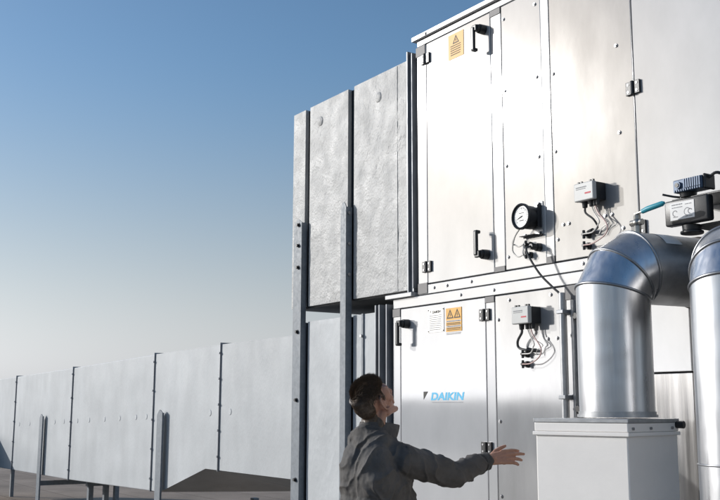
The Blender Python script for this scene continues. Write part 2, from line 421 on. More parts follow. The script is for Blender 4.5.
# ---- differential pressure gauge
GX, GZ = -3.955, 2.640
ga = thing('pressure_gauge', 'round black pressure gauge with white dial on the upper metal panel', 'gauge', (GX, 0, GZ))
b = MB(); b.cyl((GX, -.012, GZ), (GX, -.085, GZ), .064, .066, 40); b.build('gauge_body', M['black'], ga, bevel=.004)
b = MB(); n = 40
ro = [[(GX + r * math.cos(2 * math.pi * i / n), y, GZ + r * math.sin(2 * math.pi * i / n)) for i in range(n)] for r, y in ((.068, -.080), (.073, -.086), (.073, -.100), (.066, -.104), (.061, -.100), (.061, -.086))]
b.rings(ro, False); b.build('bezel', M['black'], ga, smooth=50)
dl = MB().cyl((GX, -.085, GZ), (GX, -.0925, GZ), .0615, None, 40).build('dial', M['dial'], ga)
b = MB()
for i in range(25):
    a = R(220 - i * 260 / 24); r0 = .044 if i % 4 else .040
    b.obox((GX + math.cos(a) * (r0 + .052) / 2, -.093, GZ + math.sin(a) * (r0 + .052) / 2), (math.cos(a), 0, math.sin(a)), (0, 1, 0), (-math.sin(a), 0, math.cos(a)), (.052 - r0) / 2, .0008, .0007)
b.box(GX - .016, GX + .016, -.0938, -.0926, GZ - .024, GZ - .020); b.box(GX - .02, GX + .02, -.0938, -.0926, GZ + .018, GZ + .021)
b.build('tick_marks', M['ink'], dl)
a = R(200); b = MB(); b.prism([(GX - .012 * math.cos(a), -.0945, GZ - .012 * math.sin(a)), (GX + .003 * math.sin(a), -.0945, GZ - .003 * math.cos(a)), (GX + .045 * math.cos(a), -.0945, GZ + .045 * math.sin(a)), (GX - .003 * math.sin(a), -.0945, GZ + .003 * math.cos(a))], (0, -.001, 0)); b.build('needle', M['ink'], dl)
b = MB(); b.box(GX + .010, GX + .075, -.006, -.001, GZ - .100, GZ + .085); b.build('mounting_plate', M['zinc'], ga, bevel=.001)
b = MB(); b.box(GX + .060, GX + .066, -.034, -.0065, GZ - .06, GZ + .065)
b.box(GX - .075, GX + .075, -.014, -.0065, GZ - .106, GZ - .096); b.box(GX - .075, GX + .05, -.045, -.0145, GZ - .099, GZ - .096); b.build('bracket', M['black_metal'], ga, bevel=.002)
for x, z in ((GX - .055, GZ - .088), (GX + .050, GZ + .075), (GX + .055, GZ - .088)): MB().cyl((x, -.006, z), (x, -.02, z), .007, None, 12).build('bracket_bolt', M['screw'], ga)

def nipple(parent, x, z):
    b = MB(); b.cyl((x, 0, z), (x, -.018, z), .019, .017, 16); b.cyl((x, -.018, z), (x, -.048, z), .010, .009, 12); b.cyl((x - .002, -.035, z - .022), (x - .002, -.035, z + .022), .0075, None, 10)
    return b.build('hose_connector', M['black'], parent, bevel=.002)
def curve(pts, n=26):
    """smooth path through the points"""
    P = [V(p) for p in pts]; P = [P[0] * 2 - P[1]] + P + [P[-1] * 2 - P[-2]]; out = []
    k = len(P) - 3
    for s in range(k):
        p0, p1, p2, p3 = P[s:s + 4]; m = max(4, n // k)
        for i in range(m + (s == k - 1)):
            t = i / m
            out.append(.5 * ((2 * p1) + (-p0 + p2) * t + (2 * p0 - 5 * p1 + 4 * p2 - p3) * t * t + (-p0 + 3 * p1 - 3 * p2 + p3) * t ** 3))
    return out
for dz, sag in ((2.494, .085), (2.438, .13)):
    nipple(ga, -3.985, dz)
    b = MB(); b.tube(curve([(GX - .045, -.05, GZ - .04), (GX - .10, -.05, GZ - .09), (GX - .135, -.04, (GZ - .11 + dz) / 2), (GX - .12, -.035, dz + .01), (-4.04, -.04, dz - .006), (-3.990, -.05, dz)]), .0040, 8)
    b.build('hose', M['tube'], ga)

# ---- transmitter boxes
def transmitter(x0, z0, label, conn, upper):
    """small grey box with a black base, glands below and hoses into the panel; x0/z0 = left bottom of the cover"""
    w, h, dp = .128, .086, .098
    T = thing('transmitter_box', label, 'control box', (x0 + w / 2, 0, z0))
    MB().box(x0, x0 + w, -dp + .028, -.001, z0 - .002, z0 + h + .002).build('base_housing', M['black'], T, bevel=.004)
    cv = MB().box(x0 - .002, x0 + w + .002, -dp, -dp + .0275, z0 - .004, z0 + h + .004).build('cover', M['grey_box'], T, bevel=.005)
    bars(cv, M['ink_grey'], x0 + .014, x0 + .085, [(z0 + .064, .005), (z0 + .056, .003)], -dp - .0002)
    MB().box(x0 + .074, x0 + .114, -dp - .001, -dp - .0001, z0 + .028, z0 + .036).build('red_mark', M['red_ink'], cv)
    for dx in (.012, .034, .094, .112): MB().box(x0 + dx, x0 + dx + .010, -dp + .012, -dp + .024, z0 + h, z0 + h + .014).build('cover_clip', M['black'], T)
    for dx, r in ((.03, .016), (.075, .014), (.10, .012), (.118, .012)):
        yy = -dp + .045
        MB().cyl((x0 + dx, yy, z0), (x0 + dx, yy, z0 - .032), r, r * .8, 14).build('cable_gland', M['black'], T, bevel=.002)
    yy = -dp + .045
    for i, (cx, cz) in enumerate(conn):
        nipple(T, cx, cz)
        b = MB(); sx = x0 + (.075, .10, .118)[i % 3]
        bow = .06 + .035 * i
        b.tube(curve([(sx, yy, z0 - .03), (sx + .015, yy + .005, z0 - .07), (sx + bow * .75, -.05, (z0 + cz) / 2 - .03), (sx + bow * .55, -.045, cz + .035), (cx + .07, -.045, cz + .002), (cx + .004, -.045, cz)]), .0036, 8)
        b.build('hose', M['pinkcable' if i % 2 else 'tube'], T)
        if i: continue
        b = MB(); b.tube(curve([(sx + .012, yy, z0 - .03), (sx + .03, yy + .01, z0 - .08), (sx + bow + .03, -.03, (z0 + cz) / 2 - .04), (sx + bow * .8, -.03, cz + .02), (cx + .10, -.03, cz - .01)]), .0026, 6)
        b.build('wire', M['tube'], T)
    s0 = (x0 + .03, yy, z0 - .03)
    if upper:
        b = MB(); b.tube(curve([s0, (x0 + .034, yy, z0 - .06), (x0 + .085, yy, z0 - .10), (x0 + .09, -.03, z0 - .14), (x0 + .05, -.03, z0 - .152), (x0 + .02, -.015, z0 - .15)]), .0055, 8); b.build('cable', M['cable'], T)
        MB().cyl((x0 + .055, -.03, z0 - .152), (x0 + .012, -.012, z0 - .149), .013, .010, 12).build('plug', M['black'], T)
    else:
        b = MB(); b.tube(curve([s0, (x0 + .028, yy, z0 - .05), (x0 - .015, yy + .01, z0 - .09), (x0 - .02, yy + .02, z0 - .125), (x0 + .025, -.03, z0 - .14), (x0 + .08, -.02, z0 - .145)]), .007, 8); b.build('cable', M['cable'], T)
        MB().cyl((x0 + .045, -.03, z0 - .141), (x0 + .10, -.012, z0 - .148), .013, .009, 12).build('plug', M['black'], T)
    return T
transmitter(-3.552, 2.652, 'small grey and black control box with looping hoses on the upper unit', ((-3.552, 2.488), (-3.552, 2.430)), True)
transmitter(-4.045, 2.058, 'small grey and black control box with looping hoses on the lower unit', ((-4.03, 1.895), (-4.03, 1.840)), False)

# ---- cable from gland down to conduit
cb = thing('power_cable', 'thin dark cable running from a black gland down into the steel conduit', 'cable', (-3.968, 0, 2.47))
b = MB(); b.cyl((-3.915, 0, 2.472), (-3.915, -.03, 2.472), .024, .022, 16); b.cyl((-3.915, -.03, 2.472), (-3.915, -.068, 2.472), .018, .017, 16); b.build('gland', M['black'], cb, bevel=.003)
b = MB(); b.tube(curve([(-3.915, -.066, 2.472), (-3.925, -.09, 2.46), (-3.905, -.09, 2.41), (-3.84, -.075, 2.31), (-3.765, -.06, 2.235), (-3.718, -.05, 2.185), (-3.712, -.046, 2.10)], 36), .006, 10); b.build('cable', M['cable'], cb)
cd = thing('cable_conduit', 'vertical steel cable conduit clamped beside the tall pipe', 'conduit', (-3.712, 0, .3))
b = MB(); b.tube([(-3.712, -.046, .3), (-3.712, -.046, 2.2)], .017, 16); b.build('conduit_tube', M['zinc'], cd)
for z in (2.10, 1.66, 1.1, .6):
    b = MB(); b.box(-3.742, -3.66, -.010, -.001, z - .014, z + .014); b.box(-3.737, -3.687, -.068, -.010, z - .010, z + .010); b.build('clamp', M['galv_dark'], cd, bevel=.003)
MB().box(-3.676, -3.660, -.022, -.001, .25, 2.16).build('cover_strip', M['zinc'], cd)
for z in (2.075, 1.60): MB().cyl((-3.640, 0, z), (-3.640, -.032, z), .020, .018, 14).build('star_knob', M['black'], cd, bevel=.003)

# ================================================================ DUCTS
def rib(x, w, p, y, z0, z1, parent, m):
    return MB().box(x, x + w, y - p, y - .0005, z0, z1).build('joint_rib', m, parent, bevel=.006)
TD = thing('insulated_duct', 'big crumpled grey insulated duct beside the upper unit, high above the roof', 'duct', (-5.9, .6, 2.35))
def sheet(x0, x1, z0, z1, y, amp, sc, seed, nx, nz, edge=.05):
    """front skin with hand-made unevenness, in real relief"""
    vs, fs = [], []
    for j in range(nz + 1):
        for i in range(nx + 1):
            x = x0 + (x1 - x0) * i / nx; z = z0 + (z1 - z0) * j / nz
            e = min(i, nx - i, j, nz - j); k = min(1, e / 3)
            d = noise.fractal(V((x * sc + seed, z * sc * .8, seed)), .8, 2.1, 4) * amp
            rg = (1 - abs(noise.noise(V((x * sc * 2.3 + 5, z * sc * 1.5, seed + 2))))) ** 6 + .7 * (1 - abs(noise.noise(V((x * sc * 4.1, z * sc * 3.3 + 8, seed))))) ** 7
            d += rg * amp * 1.0 * max(0, noise.noise(V((x * 2.3, z * 1.9, seed + 6))) + .35)
            vs.append((x, y - d * k - .0, z))
    for j in range(nz):
        for i in range(nx):
            a = j * (nx + 1) + i; fs.append((a, a + 1, a + nx + 2, a + nx + 1))
    return vs, fs
GRV = ((-6.475, -6.405), (-5.862, -5.782))      # recessed joints between the cladding sheets
def clad_duct(x0, x1, z0, z1, amp, sc, m, T):
    MB().box(x0 + .004, x1 - .004, .10, 1.45, z0 + .003, z1 - .003).build('duct_core', M['galv_dark'], T)
    for g0, g1 in GRV:
        MB().box(g0 + .001, g1 - .001, .030, .0995, z0 + .004, z1 - .006).build('joint_infill', M['joint_infill'], T)  # dark infill set back inside each joint
    cuts = [x0, GRV[0][0], GRV[0][1], GRV[1][0], GRV[1][1], x1]
    for k in range(3):
        a_, b_ = cuts[2 * k], cuts[2 * k + 1]; n_ = max(8, int((b_ - a_) * 130)); nz_ = 170
        vs, fs = sheet(a_, b_, z0, z1, 0, amp, sc, 3.1 + k, n_, nz_)
        sh = MB(); sh.add(vs, fs); w_ = n_ + 1; N_ = len(vs)
        rim = [i for i in range(w_)] + [j * w_ + n_ for j in range(1, nz_ + 1)] + [nz_ * w_ + i for i in range(n_ - 1, -1, -1)] + [j * w_ for j in range(nz_ - 1, 0, -1)]
        back = [(vs[i][0], .0985, vs[i][2]) for i in rim]; L_ = len(rim)
        sh.v += [tuple(p) for p in back]; sh.f += [(rim[i], rim[(i + 1) % L_], N_ + (i + 1) % L_, N_ + i) for i in range(L_)]
        sh.build('cladding_sheet', m, T, smooth=50)
clad_duct(-6.66, -5.115, 2.356, 3.905, .0026, 9, M['clad'], TD)
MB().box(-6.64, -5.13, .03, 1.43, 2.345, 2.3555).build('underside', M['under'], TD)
MB().box(-5.305, -5.245, -.0035, -.0005, 2.36, 3.90).build('cover_tape', M['clad'], TD)
for x, z in ((-6.25, 3.76), (-5.47, 3.74)):
    b = MB(); b.cyl((x, .0, z), (x, -.007, z), .040, .030, 24); b.build('fixing_disc', M['clad'], TD, bevel=.002, smooth=60)
fl = MB(); fl.box(-5.112, -5.1, -.022, 1.4, 2.33, 3.955); fl.box(-5.0995, -5.066, -.004, 1.4, 2.34, 3.94); fl.box(-5.0655, -5.0575, -.016, 1.4, 2.36, 3.935)
fl.build('flange', M['galv_dark'], TD, bevel=.002)

LD = thing('insulated_duct', 'smooth pale grey duct behind the man, below the crumpled duct', 'duct', (-6, .6, 0))
clad_duct(-6.60, -5.445, .62, 2.24, .002, 3, M['clad_smooth'], LD)
MB().box(-5.665, -5.645, -.010, -.0005, .63, 2.243).build('joint_strip', M['galv'], LD)
for z in (2.09, 1.75, 1.4): MB().cyl((-5.655, -.01, z), (-5.655, -.025, z), .010, None, 10).build('bolt', M['screw'], LD)
b = MB(); b.box(-5.4435, -5.432, -.05, 1.35, .60, 2.28); b.box(-5.4315, -5.40, -.008, 1.35, .62, 2.26); b.box(-5.3995, -5.388, -.05, 1.35, .60, 2.28); b.box(-5.3875, -5.345, .01, 1.35, .62, 2.26); b.box(-5.3445, -5.334, -.03, 1.35, .60, 2.28)
b.build('flexible_collar', M['galv_dark'], LD, bevel=.002)
for x in (-6.45, -5.7):
    for y in (.2, 1.25): MB().box(x - .03, x + .03, y - .03, y + .03, 0, .619).build('leg', M['galv'], LD)

# long duct on legs
DY = .2; DB = 1.2
LG = thing('insulated_duct', 'long low pale grey duct in bolted sections running away to the left', 'duct', (-11, .7, 0))
XJ = [-19.4, -15.36, -12.64, -9.90, -8.31, -6.605]
ZT = [2.00, 2.055, 2.10, 2.155, 2.177, 2.18]
ZB = [.655, .685, .705, .755]
def sec(xa, xb, za, zb_, ta, tb, name='duct_section', g=.006):
    b = MB(); xa += g; xb -= g
    b.add([(xa, DY, za), (xb, DY, zb_), (xb, DB, zb_), (xa, DB, za), (xa, DY, ta), (xb, DY, tb), (xb, DB, tb), (xa, DB, ta)],
          [(0, 1, 2, 3), (4, 7, 6, 5), (0, 4, 5, 1), (1, 5, 6, 2), (2, 6, 7, 3), (3, 7, 4, 0)])
    return b.build(name, M['clad_smooth'], LG, bevel=.008)
sec(XJ[0], XJ[1], ZB[0], ZB[1], ZT[0], ZT[1]); sec(XJ[1], XJ[2], ZB[1], ZB[2], ZT[1], ZT[2]); sec(XJ[2], XJ[3], ZB[2], ZB[3], ZT[2], ZT[3])
# transition: the front lower corner is cut away by a sloping sheet
xa, xb, xc, xd = XJ[3] + .006, -9.66, -8.59, XJ[4] - .006
zb0, zf = .76, 1.045; BK = .80
b = MB()
vs = [(xa, DY, zb0), (xb, DY, zb0), (xc, DY, zf), (xd, DY, zf), (xd, DY, ZT[4]), (xa, DY, ZT[3]),
      (xa, DB, zb0), (xb, DB, zb0), (xc, DB, BK), (xd, DB, BK), (xd, DB, ZT[4]), (xa, DB, ZT[3])]
fs = [(0, 1, 2, 3, 4, 5), (11, 10, 9, 8, 7, 6), (5, 4, 10, 11), (3, 9, 10, 4), (0, 5, 11, 6), (0, 6, 7, 1), (1, 7, 8, 2), (2, 8, 9, 3)]
b.add(vs, fs); b.build('transition_section', M['clad_smooth'], LG)
xa, xb = XJ[4] + .006, XJ[5]
b = MB(); b.add([(xa, DY, zf), (xb, DY, zf), (xb, DB, BK), (xa, DB, BK), (xa, DY, ZT[4]), (xb, DY, ZT[5]), (xb, DB, ZT[5]), (xa, DB, ZT[4])],
                [(0, 1, 2, 3), (4, 7, 6, 5), (0, 4, 5, 1), (1, 5, 6, 2), (2, 6, 7, 3), (3, 7, 4, 0)])
b.build('duct_section', M['clad_smooth'], LG)
fbolt = None
for k in (1, 2, 3, 4):
    x = XJ[k]; z0 = (0, ZB[1], ZB[2], .76, zf)[k]
    b = MB(); b.box(x - .0045, x + .0045, DY - .015, DB, z0 - .01, ZT[k] + .016)
    jf = b.build('joint_flange', M['galv_dark'], LG)
    n = 5
    for i in range(n):
        z = z0 + .12 + i * (ZT[k] - z0 - .2) / (n - 1)
        if fbolt is None: fbolt = part_at('flange_bolt', MB().cyl((0, 0, 0), (0, -.010, 0), .010, None, 8), M['galv_dark'], jf, (x, DY - .015, z))
        else: twin(fbolt, (x, DY - .015, z), jf)
pin = None
for x in (-15.1, -14.55, -14.0, -13.35, -12.95, -12.4, -11.95, -11.4, -10.9, -10.4, -10.1, -9.6, -8.52, -8.1):
    z = 1.45 + (x + 12) * .03
    if pin is None:
        b = MB(); b.cyl((0, 0, 0), (0, -.004, 0), .032, .027, 20); pin = part_at('insulation_pin', b, M['clad_smooth'], LG, (x, DY, z), bevel=.002)
    else: twin(pin, (x, DY, z), LG)
for x in (-18.8,): 
    for y in (.3, 1.1): MB().box(x - .03, x + .03, y - .03, y + .03, 0, .66).build('leg', M['galv'], LG)

BR = thing('shadow_caster_duct', 'unseen cross duct added at the far left to cast a shadow on the long duct', 'duct', (-16.6, -1.6, 0))  # added out of view to cast the shadow triangle on the long duct
MB().box(-18.4, -16.30, -4.5, .19, .45, 1.15).build('duct_casing', M['clad_smooth'], BR, bevel=.01)
for y in (-4.2, -2.2, -.2):
    for x in (-18.2, -16.5): MB().box(x - .03, x + .03, y - .03, y + .03, 0, .449).build('leg', M['galv'], BR)

# ---- posts
def channel(x0, x1, y0, y1, z0, z1, t=.006, chamfer=0., inward='+y'):
    """folded steel channel, web towards the camera, flanges running back, pointed top"""
    b = MB()
    xm = (x0 + x1) / 2
    if chamfer:
        b.prism([(x0, y0, z0), (x1, y0, z0), (x1, y0, z1 - chamfer * .55), (xm + .012, y0, z1), (xm - .012, y0, z1), (x0, y0, z1 - chamfer)], (0, t, 0))
    else: b.box(x0, x1, y0, y0 + t, z0, z1)
    h1, h0 = (z1 - chamfer * .6, z1 - chamfer * 1.05) if chamfer else (z1, z1)
    b.box(x1 - t, x1, y0 + t + .0003, y1, z0, h1); b.box(x0, x0 + t, y0 + t + .0003, y1, z0, h0)
    return b
def bolt(parent, x, y, z, r=.012):
    b = MB(); b.cyl((x, y, z), (x, y - .006, z), r * 1.35, None, 16); b.cyl((x, y - .006, z), (x, y - .020, z), r, None, 6)
    return b.build('bolt', M['black_metal'], parent)
P1 = thing('support_post', 'bolted galvanised channel post at the left end of the crumpled duct', 'post', (-6.42, -.06, 0), 'galvanised duct posts')
channel(-6.553, -6.435, -.048, -.003, 0, 3.03, .006, .05).build('post_channel', M['galv'], P1)
for z in (2.985, 2.825, 2.657, 2.167, 1.66, 1.08): bolt(P1, -6.480, -.048, z)
MB().box(-6.52, -6.32, -.13, .0, 0, .012).build('base_plate', M['galv'], P1)
P2 = thing('support_post', 'galvanised channel post rising in front of the crumpled duct, just left of the man', 'post', (-5.78, -.06, 0), 'galvanised duct posts')
channel(-5.870, -5.800, -.054, -.003, 0, 3.05, .006, .06).build('post_channel', M['galv'], P2)
for z in (2.97, 2.75, 2.53): MB().cyl((-5.800, -.030, z), (-5.789, -.030, z), .012, None, 8).build('bolt', M['screw'], P2)
MB().box(-5.85, -5.71, -.14, -.0, 0, .012).build('base_plate', M['galv'], P2)
def free_post(x, top, label):
    T = thing('support_post', label, 'post', (x, .1, 0), 'galvanised duct posts')
    channel(x - .07, x + .07, .145, .165, 0, top, .008, .05).build('post_channel', M['galv'], T)
    MB().box(x - .15, x + .15, -.03, .30, 0, .02).build('base_plate', M['galv_dark'], T)
    MB().box(x - .04, x + .04, 1.215, 1.275, 0, .66).build('rear_leg', M['galv'], T)
    MB().box(x - .03, x + .03, .17, 1.21, .56, .62).build('cross_beam', M['galv'], T)
    return T
free_post(-13.80, 1.51, 'free galvanised post in front of the long duct, the leftmost and farthest one')
free_post(-9.60, 1.58, 'free galvanised post standing where the long duct steps up')
for i, (x, y, lab) in enumerate(((-12.45, .62, 'thin steel trestle under the long duct, right of the farthest post'), (-8.0, 1.25, 'thin steel trestle under the near end of the long duct'))):
    T = thing('duct_trestle', lab, 'trestle', (x, y, 0), 'trestles under the duct')
    zt = .70 if i == 0 else .79
    for dy in (-.2, .0) if i == 0 else (-.05, -.6):
        MB().box(x - .035, x + .035, y + dy - .03, y + dy + .03, 0, zt - .07).build('leg', M['galv'], T)
    MB().box(x - .04, x + .04, y - .65 if i else y - .25, y + .03, zt - .069, zt - .012).build('cross_beam', M['galv'], T)
    MB().box(x - .15, x + .15, y - .7 if i else y - .3, y + .1, -.001, .02).build('foot_plate', M['galv_dark'], T)
ps = thing('support_post', 'dark post seen through the gap between the crumpled duct and the smooth duct', 'post', (-6.0, 1.46, 0), 'galvanised duct posts')
MB().box(-8.02, -7.92, 1.50, 1.58, 0, 2.62).build('post_channel', M['galv_dark'], ps)
MB().box(-8.1, -7.84, 1.44, 1.64, 0, .014).build('base_plate', M['galv_dark'], ps)

# ================================================================ PIPES AND PLINTH
BETA = R(14); bA = V((-math.cos(BETA), -math.sin(BETA), 0)); bB = V((-math.sin(BETA), math.cos(BETA), 0)); UPV = V((0, 0, 1))
C0 = V((-2.752, -.663, 0)); LA, LB = .437, .455
ctr = C0 + bA * LA / 2 + bB * LB / 2
PB = thing('pipe_plinth', 'white sheet metal plinth box carrying the fat steel pipe', 'box', (ctr.x, ctr.y, 0))
MB().obox(ctr + UPV * .76, bA, bB, UPV, LA / 2 - .004, LB / 2 - .004, .745).build('casing', M['box'], PB, bevel=.006)
MB().obox(ctr + UPV * 1.5255, bA, bB, UPV, LA / 2, LB / 2, .0185).build('collar', M['box'], PB, bevel=.004)
MB().obox(ctr + UPV * 1.5525, bA, bB, UPV, LA / 2 + .003, LB / 2 + .003, .0080).build('lid', M['zinc'], PB, bevel=.002)
MB().obox(ctr + UPV * 1.4985, bA, bB, UPV, LA / 2 + .006, LB / 2 + .006, .008).build('drip_edge', M['box'], PB, bevel=.003)
q = C0 + bB * (LB - .02) + UPV * 1.535
MB().cyl(q, q - bA * .035, .016, None, 8).build('bolt', M['black'], PB)
for f in (.08, .42, .85):
    q = C0 + bB * LB * f + UPV * 1.522; MB().cyl(q, q - bA * .008, .006, None, 10).build('rivet', M['screw'], PB)

def ring(p, n, d, r, seg=64):
    """circle of radius r round the pipe direction d, projected along d onto the mitre plane with normal n"""
    d = d.normalized(); u = d.cross(V((0.123, .3, 1))).normalized(); u = d.cross(V((-.83, -.56, 0))).normalized()
    w = d.cross(u); out = []
    for k in range(seg):
        o = (u * math.cos(2 * math.pi * k / seg) + w * math.sin(2 * math.pi * k / seg)) * r
        out.append(p + o - d * (o.dot(n) / d.dot(n)))
    return out
def pipe_run(T, ax, z0, zh, r, Rb, seams, head):
    """vertical pipe, gored elbow of two segments, horizontal run into the wall at the heading given"""
    bB = V((math.sin(head), math.cos(head), 0)); run_end = -ax[1] / bB.y
    a = V((ax[0], ax[1], 0)); D0 = UPV
    def ang(t): return UPV * math.cos(t) + bB * math.sin(t)
    t15 = math.tan(R(15)) * Rb
    p0 = a + UPV * z0; p1 = a + UPV * (zh - Rb + t15)
    p2 = p1 + ang(R(30)) * 2 * t15; p3 = p2 + ang(R(60)) * 2 * t15; p4 = a + UPV * zh + bB * run_end
    n1, n2, n3 = ang(R(15)), ang(R(45)), ang(R(75))
    def seg(name, A, nA, B, nB, d, m, k=6):
        ra, rb = ring(A, nA, d, r), ring(B, nB, d, r)
        rs = [[p.lerp(q_, i / k) for p, q_ in zip(ra, rb)] for i in range(k + 1)]
        b = MB(); b.rings(rs, False); return b.build(name, m, T, smooth=60)
    def band(p, n, d, rr=.0065):
        c = ring(p, n, d, r + .0015); b = MB(); m_ = len(c); rs = []
        for i, q_ in enumerate(c):
            out = (q_ - p).normalized(); tn = (c[(i + 1) % m_] - c[i - 1]).normalized(); bi = out.cross(tn)
            rs.append([q_ + (out * math.cos(2 * math.pi * k / 8) * .8 + bi * math.sin(2 * math.pi * k / 8)) * rr for k in range(8)])
        rs.append(rs[0]); b.rings(rs, False); b.build('seam_band', M['seam'], T, smooth=80)
    zs = [z0] + seams + [None]; prev = p0
    for s in seams:
        q_ = a + UPV * s; seg('pipe_section', prev, UPV, q_, UPV, UPV, M['steel']); band(q_, UPV, UPV, .004); prev = q_
    seg('pipe_section', prev, UPV, p1, n1, UPV, M['steel'])
    seg('elbow_segment', p1, n1, p2, n2, ang(R(30)), M['steel']); seg('elbow_segment', p2, n2, p3, n3, ang(R(60)), M['steel'])
    seg('horizontal_section', p3, n3, p4, bB, bB, M['dull_steel'])
    band(p1, n1, UPV); band(p2, n2, ang(R(30))); band(p3, n3, ang(R(60)))
    wall = a + UPV * zh + bB * (run_end - .02)
    c = ring(wall, V((0, 1, 0)), bB, r + .004); b = MB(); m_ = len(c); rs = []
    for i, q_ in enumerate(c):
        out = (q_ - wall); out.y = 0; out.normalize()
        k_ = .005 + .006 * noise.noise(q_ * 30)
        rs.append([V((q_.x, -.004, q_.z)) + out * math.cos(2 * math.pi * k / 8) * k_ + V((0, -1, 0)) * math.sin(2 * math.pi * k / 8) * k_ for k in range(8)])
    rs.append(rs[0]); b.rings(rs, False); b.build('wall_sealant', M['sealant'], T, smooth=80)
    return a, p1, p2, p3
RP = .158
PA = C0 + bA * .166 + bB * .2275
T1 = thing('flue_pipe', 'fat stainless steel pipe rising from the white plinth and bending into the wall', 'pipe', (PA.x, PA.y, 1.565))
a, e1, e2, e3 = pipe_run(T1, (PA.x, PA.y), 1.566, 2.216, RP, .17, [], R(9))
b = MB()
for k in range(2):
    pr = ring(V((PA.x, PA.y, 1.566 + .012 * k)), UPV, UPV, RP + .010 - .006 * k); b.rings([pr, ring(V((PA.x, PA.y, 1.578 + .012 * k)), UPV, UPV, RP + .010 - .006 * k)], True)
b.build('base_collar', M['zinc'], T1, smooth=50)
# label wrapped on the top of the horizontal run
lb = MB(); c = V((PA.x, PA.y, 2.216)); rs = []; hB = V((math.sin(R(9)), math.cos(R(9)), 0)); hA = V((-hB.y, hB.x, 0))
for s in np.linspace(.20, .29, 6):
    rs.append([c + hB * s + (UPV * math.cos(t) + (-hA) * math.sin(t)) * (RP + .0016) for t in np.linspace(R(-18), R(52), 14)])
n = 14; vs = [p for r_ in rs for p in r_]; lb.add(vs, [(k * n + i, k * n + i + 1, (k + 1) * n + i + 1, (k + 1) * n + i) for k in range(5) for i in range(n - 1)])
lb.build('pipe_label', M['paper'], T1, smooth=80)
T2 = thing('flue_pipe', 'fat stainless steel pipe at the right edge, cut off by the frame', 'pipe', (-2.31, -.55, 0))
pipe_run(T2, (-2.312, -.55), 0, 2.143, RP, .125, [1.40], R(-30))
MB().tube([(-2.312, -.55, 0), (-2.312, -.55, .03)], RP + .03, 40).build('base_collar', M['zinc'], T2)

# ---- ball valve on the elbow
vp = e3 + UPV * (RP + .002) + hB * .005 + V((.022, 0, 0))
BV = thing('ball_valve', 'small metal ball valve with teal lever on top of the pipe elbow', 'valve', tuple(vp))
b = MB(); b.cyl(vp - UPV * .02, vp + UPV * .028, .017, None, 6); b.ell(vp + UPV * .042, (.022, .022, .020)); b.cyl(vp + UPV * .055 + bA * .0, vp + UPV * .075, .016, None, 6)
b.cyl(vp + UPV * .042 - V((.036, 0, 0)), vp + UPV * .042 + V((.03, 0, 0)), .015, None, 8); b.build('valve_body', M['valve'], BV, bevel=.002)
b = MB(); b.cyl(vp + UPV * .076, vp + UPV * .088, .010, None, 8); b.obox(vp + UPV * .084 + V((.016, 0, .001)), (.99, 0, .1), (0, 1, 0), (-.1, 0, .99), .026, .009, .003); b.build('lever_plate', M['valve'], BV, bevel=.001)
b = MB(); b.tube([vp + UPV * .086 + V((.03, 0, .001)), vp + UPV * .090 + V((.06, 0, .004)), vp + UPV * .096 + V((.14, 0, .008)), vp + UPV * .097 + V((.152, 0, .009))], [.0105, .0125, .012, .006], 12); b.build('lever_sleeve', M['teal'], BV)

# ---- damper actuator
AX0, AX1, AZ0, AZ1, AY = -2.862, -2.632, 2.398, 2.512, -.25
AC = thing('damper_actuator', 'black actuator housing with white label and finned blue-grey motor above the pipes', 'actuator', (-2.75, -.15, 2.40))
MB().box(AX0, AX1, AY, AY + .045, AZ0, AZ1).build('housing', M['black'], AC, bevel=.010, seg=3)
lbl = MB().box(AX0 + .034, AX1 - .068, AY - .002, AY + .0005, AZ0 + .022, AZ1 - .014).build('white_label', M['paper'], AC)
bars(lbl, M['ink_grey'], AX0 + .044, AX0 + .10, [(AZ1 - .026, .004), (AZ1 - .038, .003)], AY - .0022)
bars(lbl, M['ink_grey'], AX0 + .115, AX1 - .08, [(AZ1 - .030, .003), (AZ0 + .030, .003)], AY - .0022)
b = MB()
for cx, rr in ((AX0 + .06, .012), (AX0 + .125, .016), (AX0 + .140, .010)):
    for k in range(14):
        t = R(30 + k * 18); b.obox((cx + rr * math.cos(t), AY - .0024, AZ0 + .052 + rr * math.sin(t)), (1, 0, 0), (0, 1, 0), (0, 0, 1), .0016, .0004, .0016)
b.box(AX0 + .05, AX0 + .075, AY - .0028, AY - .002, AZ0 + .034, AZ0 + .037); b.build('wiring_drawing', M['ink_grey'], lbl)
b = MB(); b.box(AX0 + .02, AX1 + .09, AY + .03, -.002, AZ1 + .001, AZ1 + .010); b.box(AX0 + .10, AX1 + .09, AY + .055, -.002, AZ0 - .013, AZ0 - .002)
b.box(AX1 + .078, AX1 + .09, AY + .06, -.002, AZ0 - .0015, AZ1 + .0005); b.build('bracket', M['black_metal'], AC, bevel=.002)
b = MB(); b.cyl((AX0 + .105, AY + .05, AZ0 - .001), (AX0 + .105, AY + .05, AZ0 - .028), .042, .040, 24); b.cyl((AX0 + .105, AY + .05, AZ0 - .028), (AX0 + .105, AY + .05, AZ0 - .040), .050, None, 24); b.build('shaft_clamp', M['black'], AC, bevel=.003)
b = MB(); b.cyl((AX0 + .095, AY + .05, AZ1 + .0105), (AX0 + .095, AY + .05, AZ1 + .030), .034, .038, 24); b.build('motor_neck', M['black'], AC)
mx0, mx1, mz0, mz1 = -2.812, -2.660, 2.543, 2.600
mo = MB().box(mx0, mx1, AY + .005, AY + .075, mz0, mz1).build('motor', M['motor'], AC, bevel=.005)
b = MB()
for i in range(8): b.box(mx0 + .062 + i * .0115, mx0 + .068 + i * .0115, AY - .004, AY + .0045, mz0 + .012, mz1 - .004)
for i in range(12): b.box(mx0 + .010 + i * .012, mx0 + .015 + i * .012, AY - .003, AY + .0045, mz0 + .001, mz0 + .010)
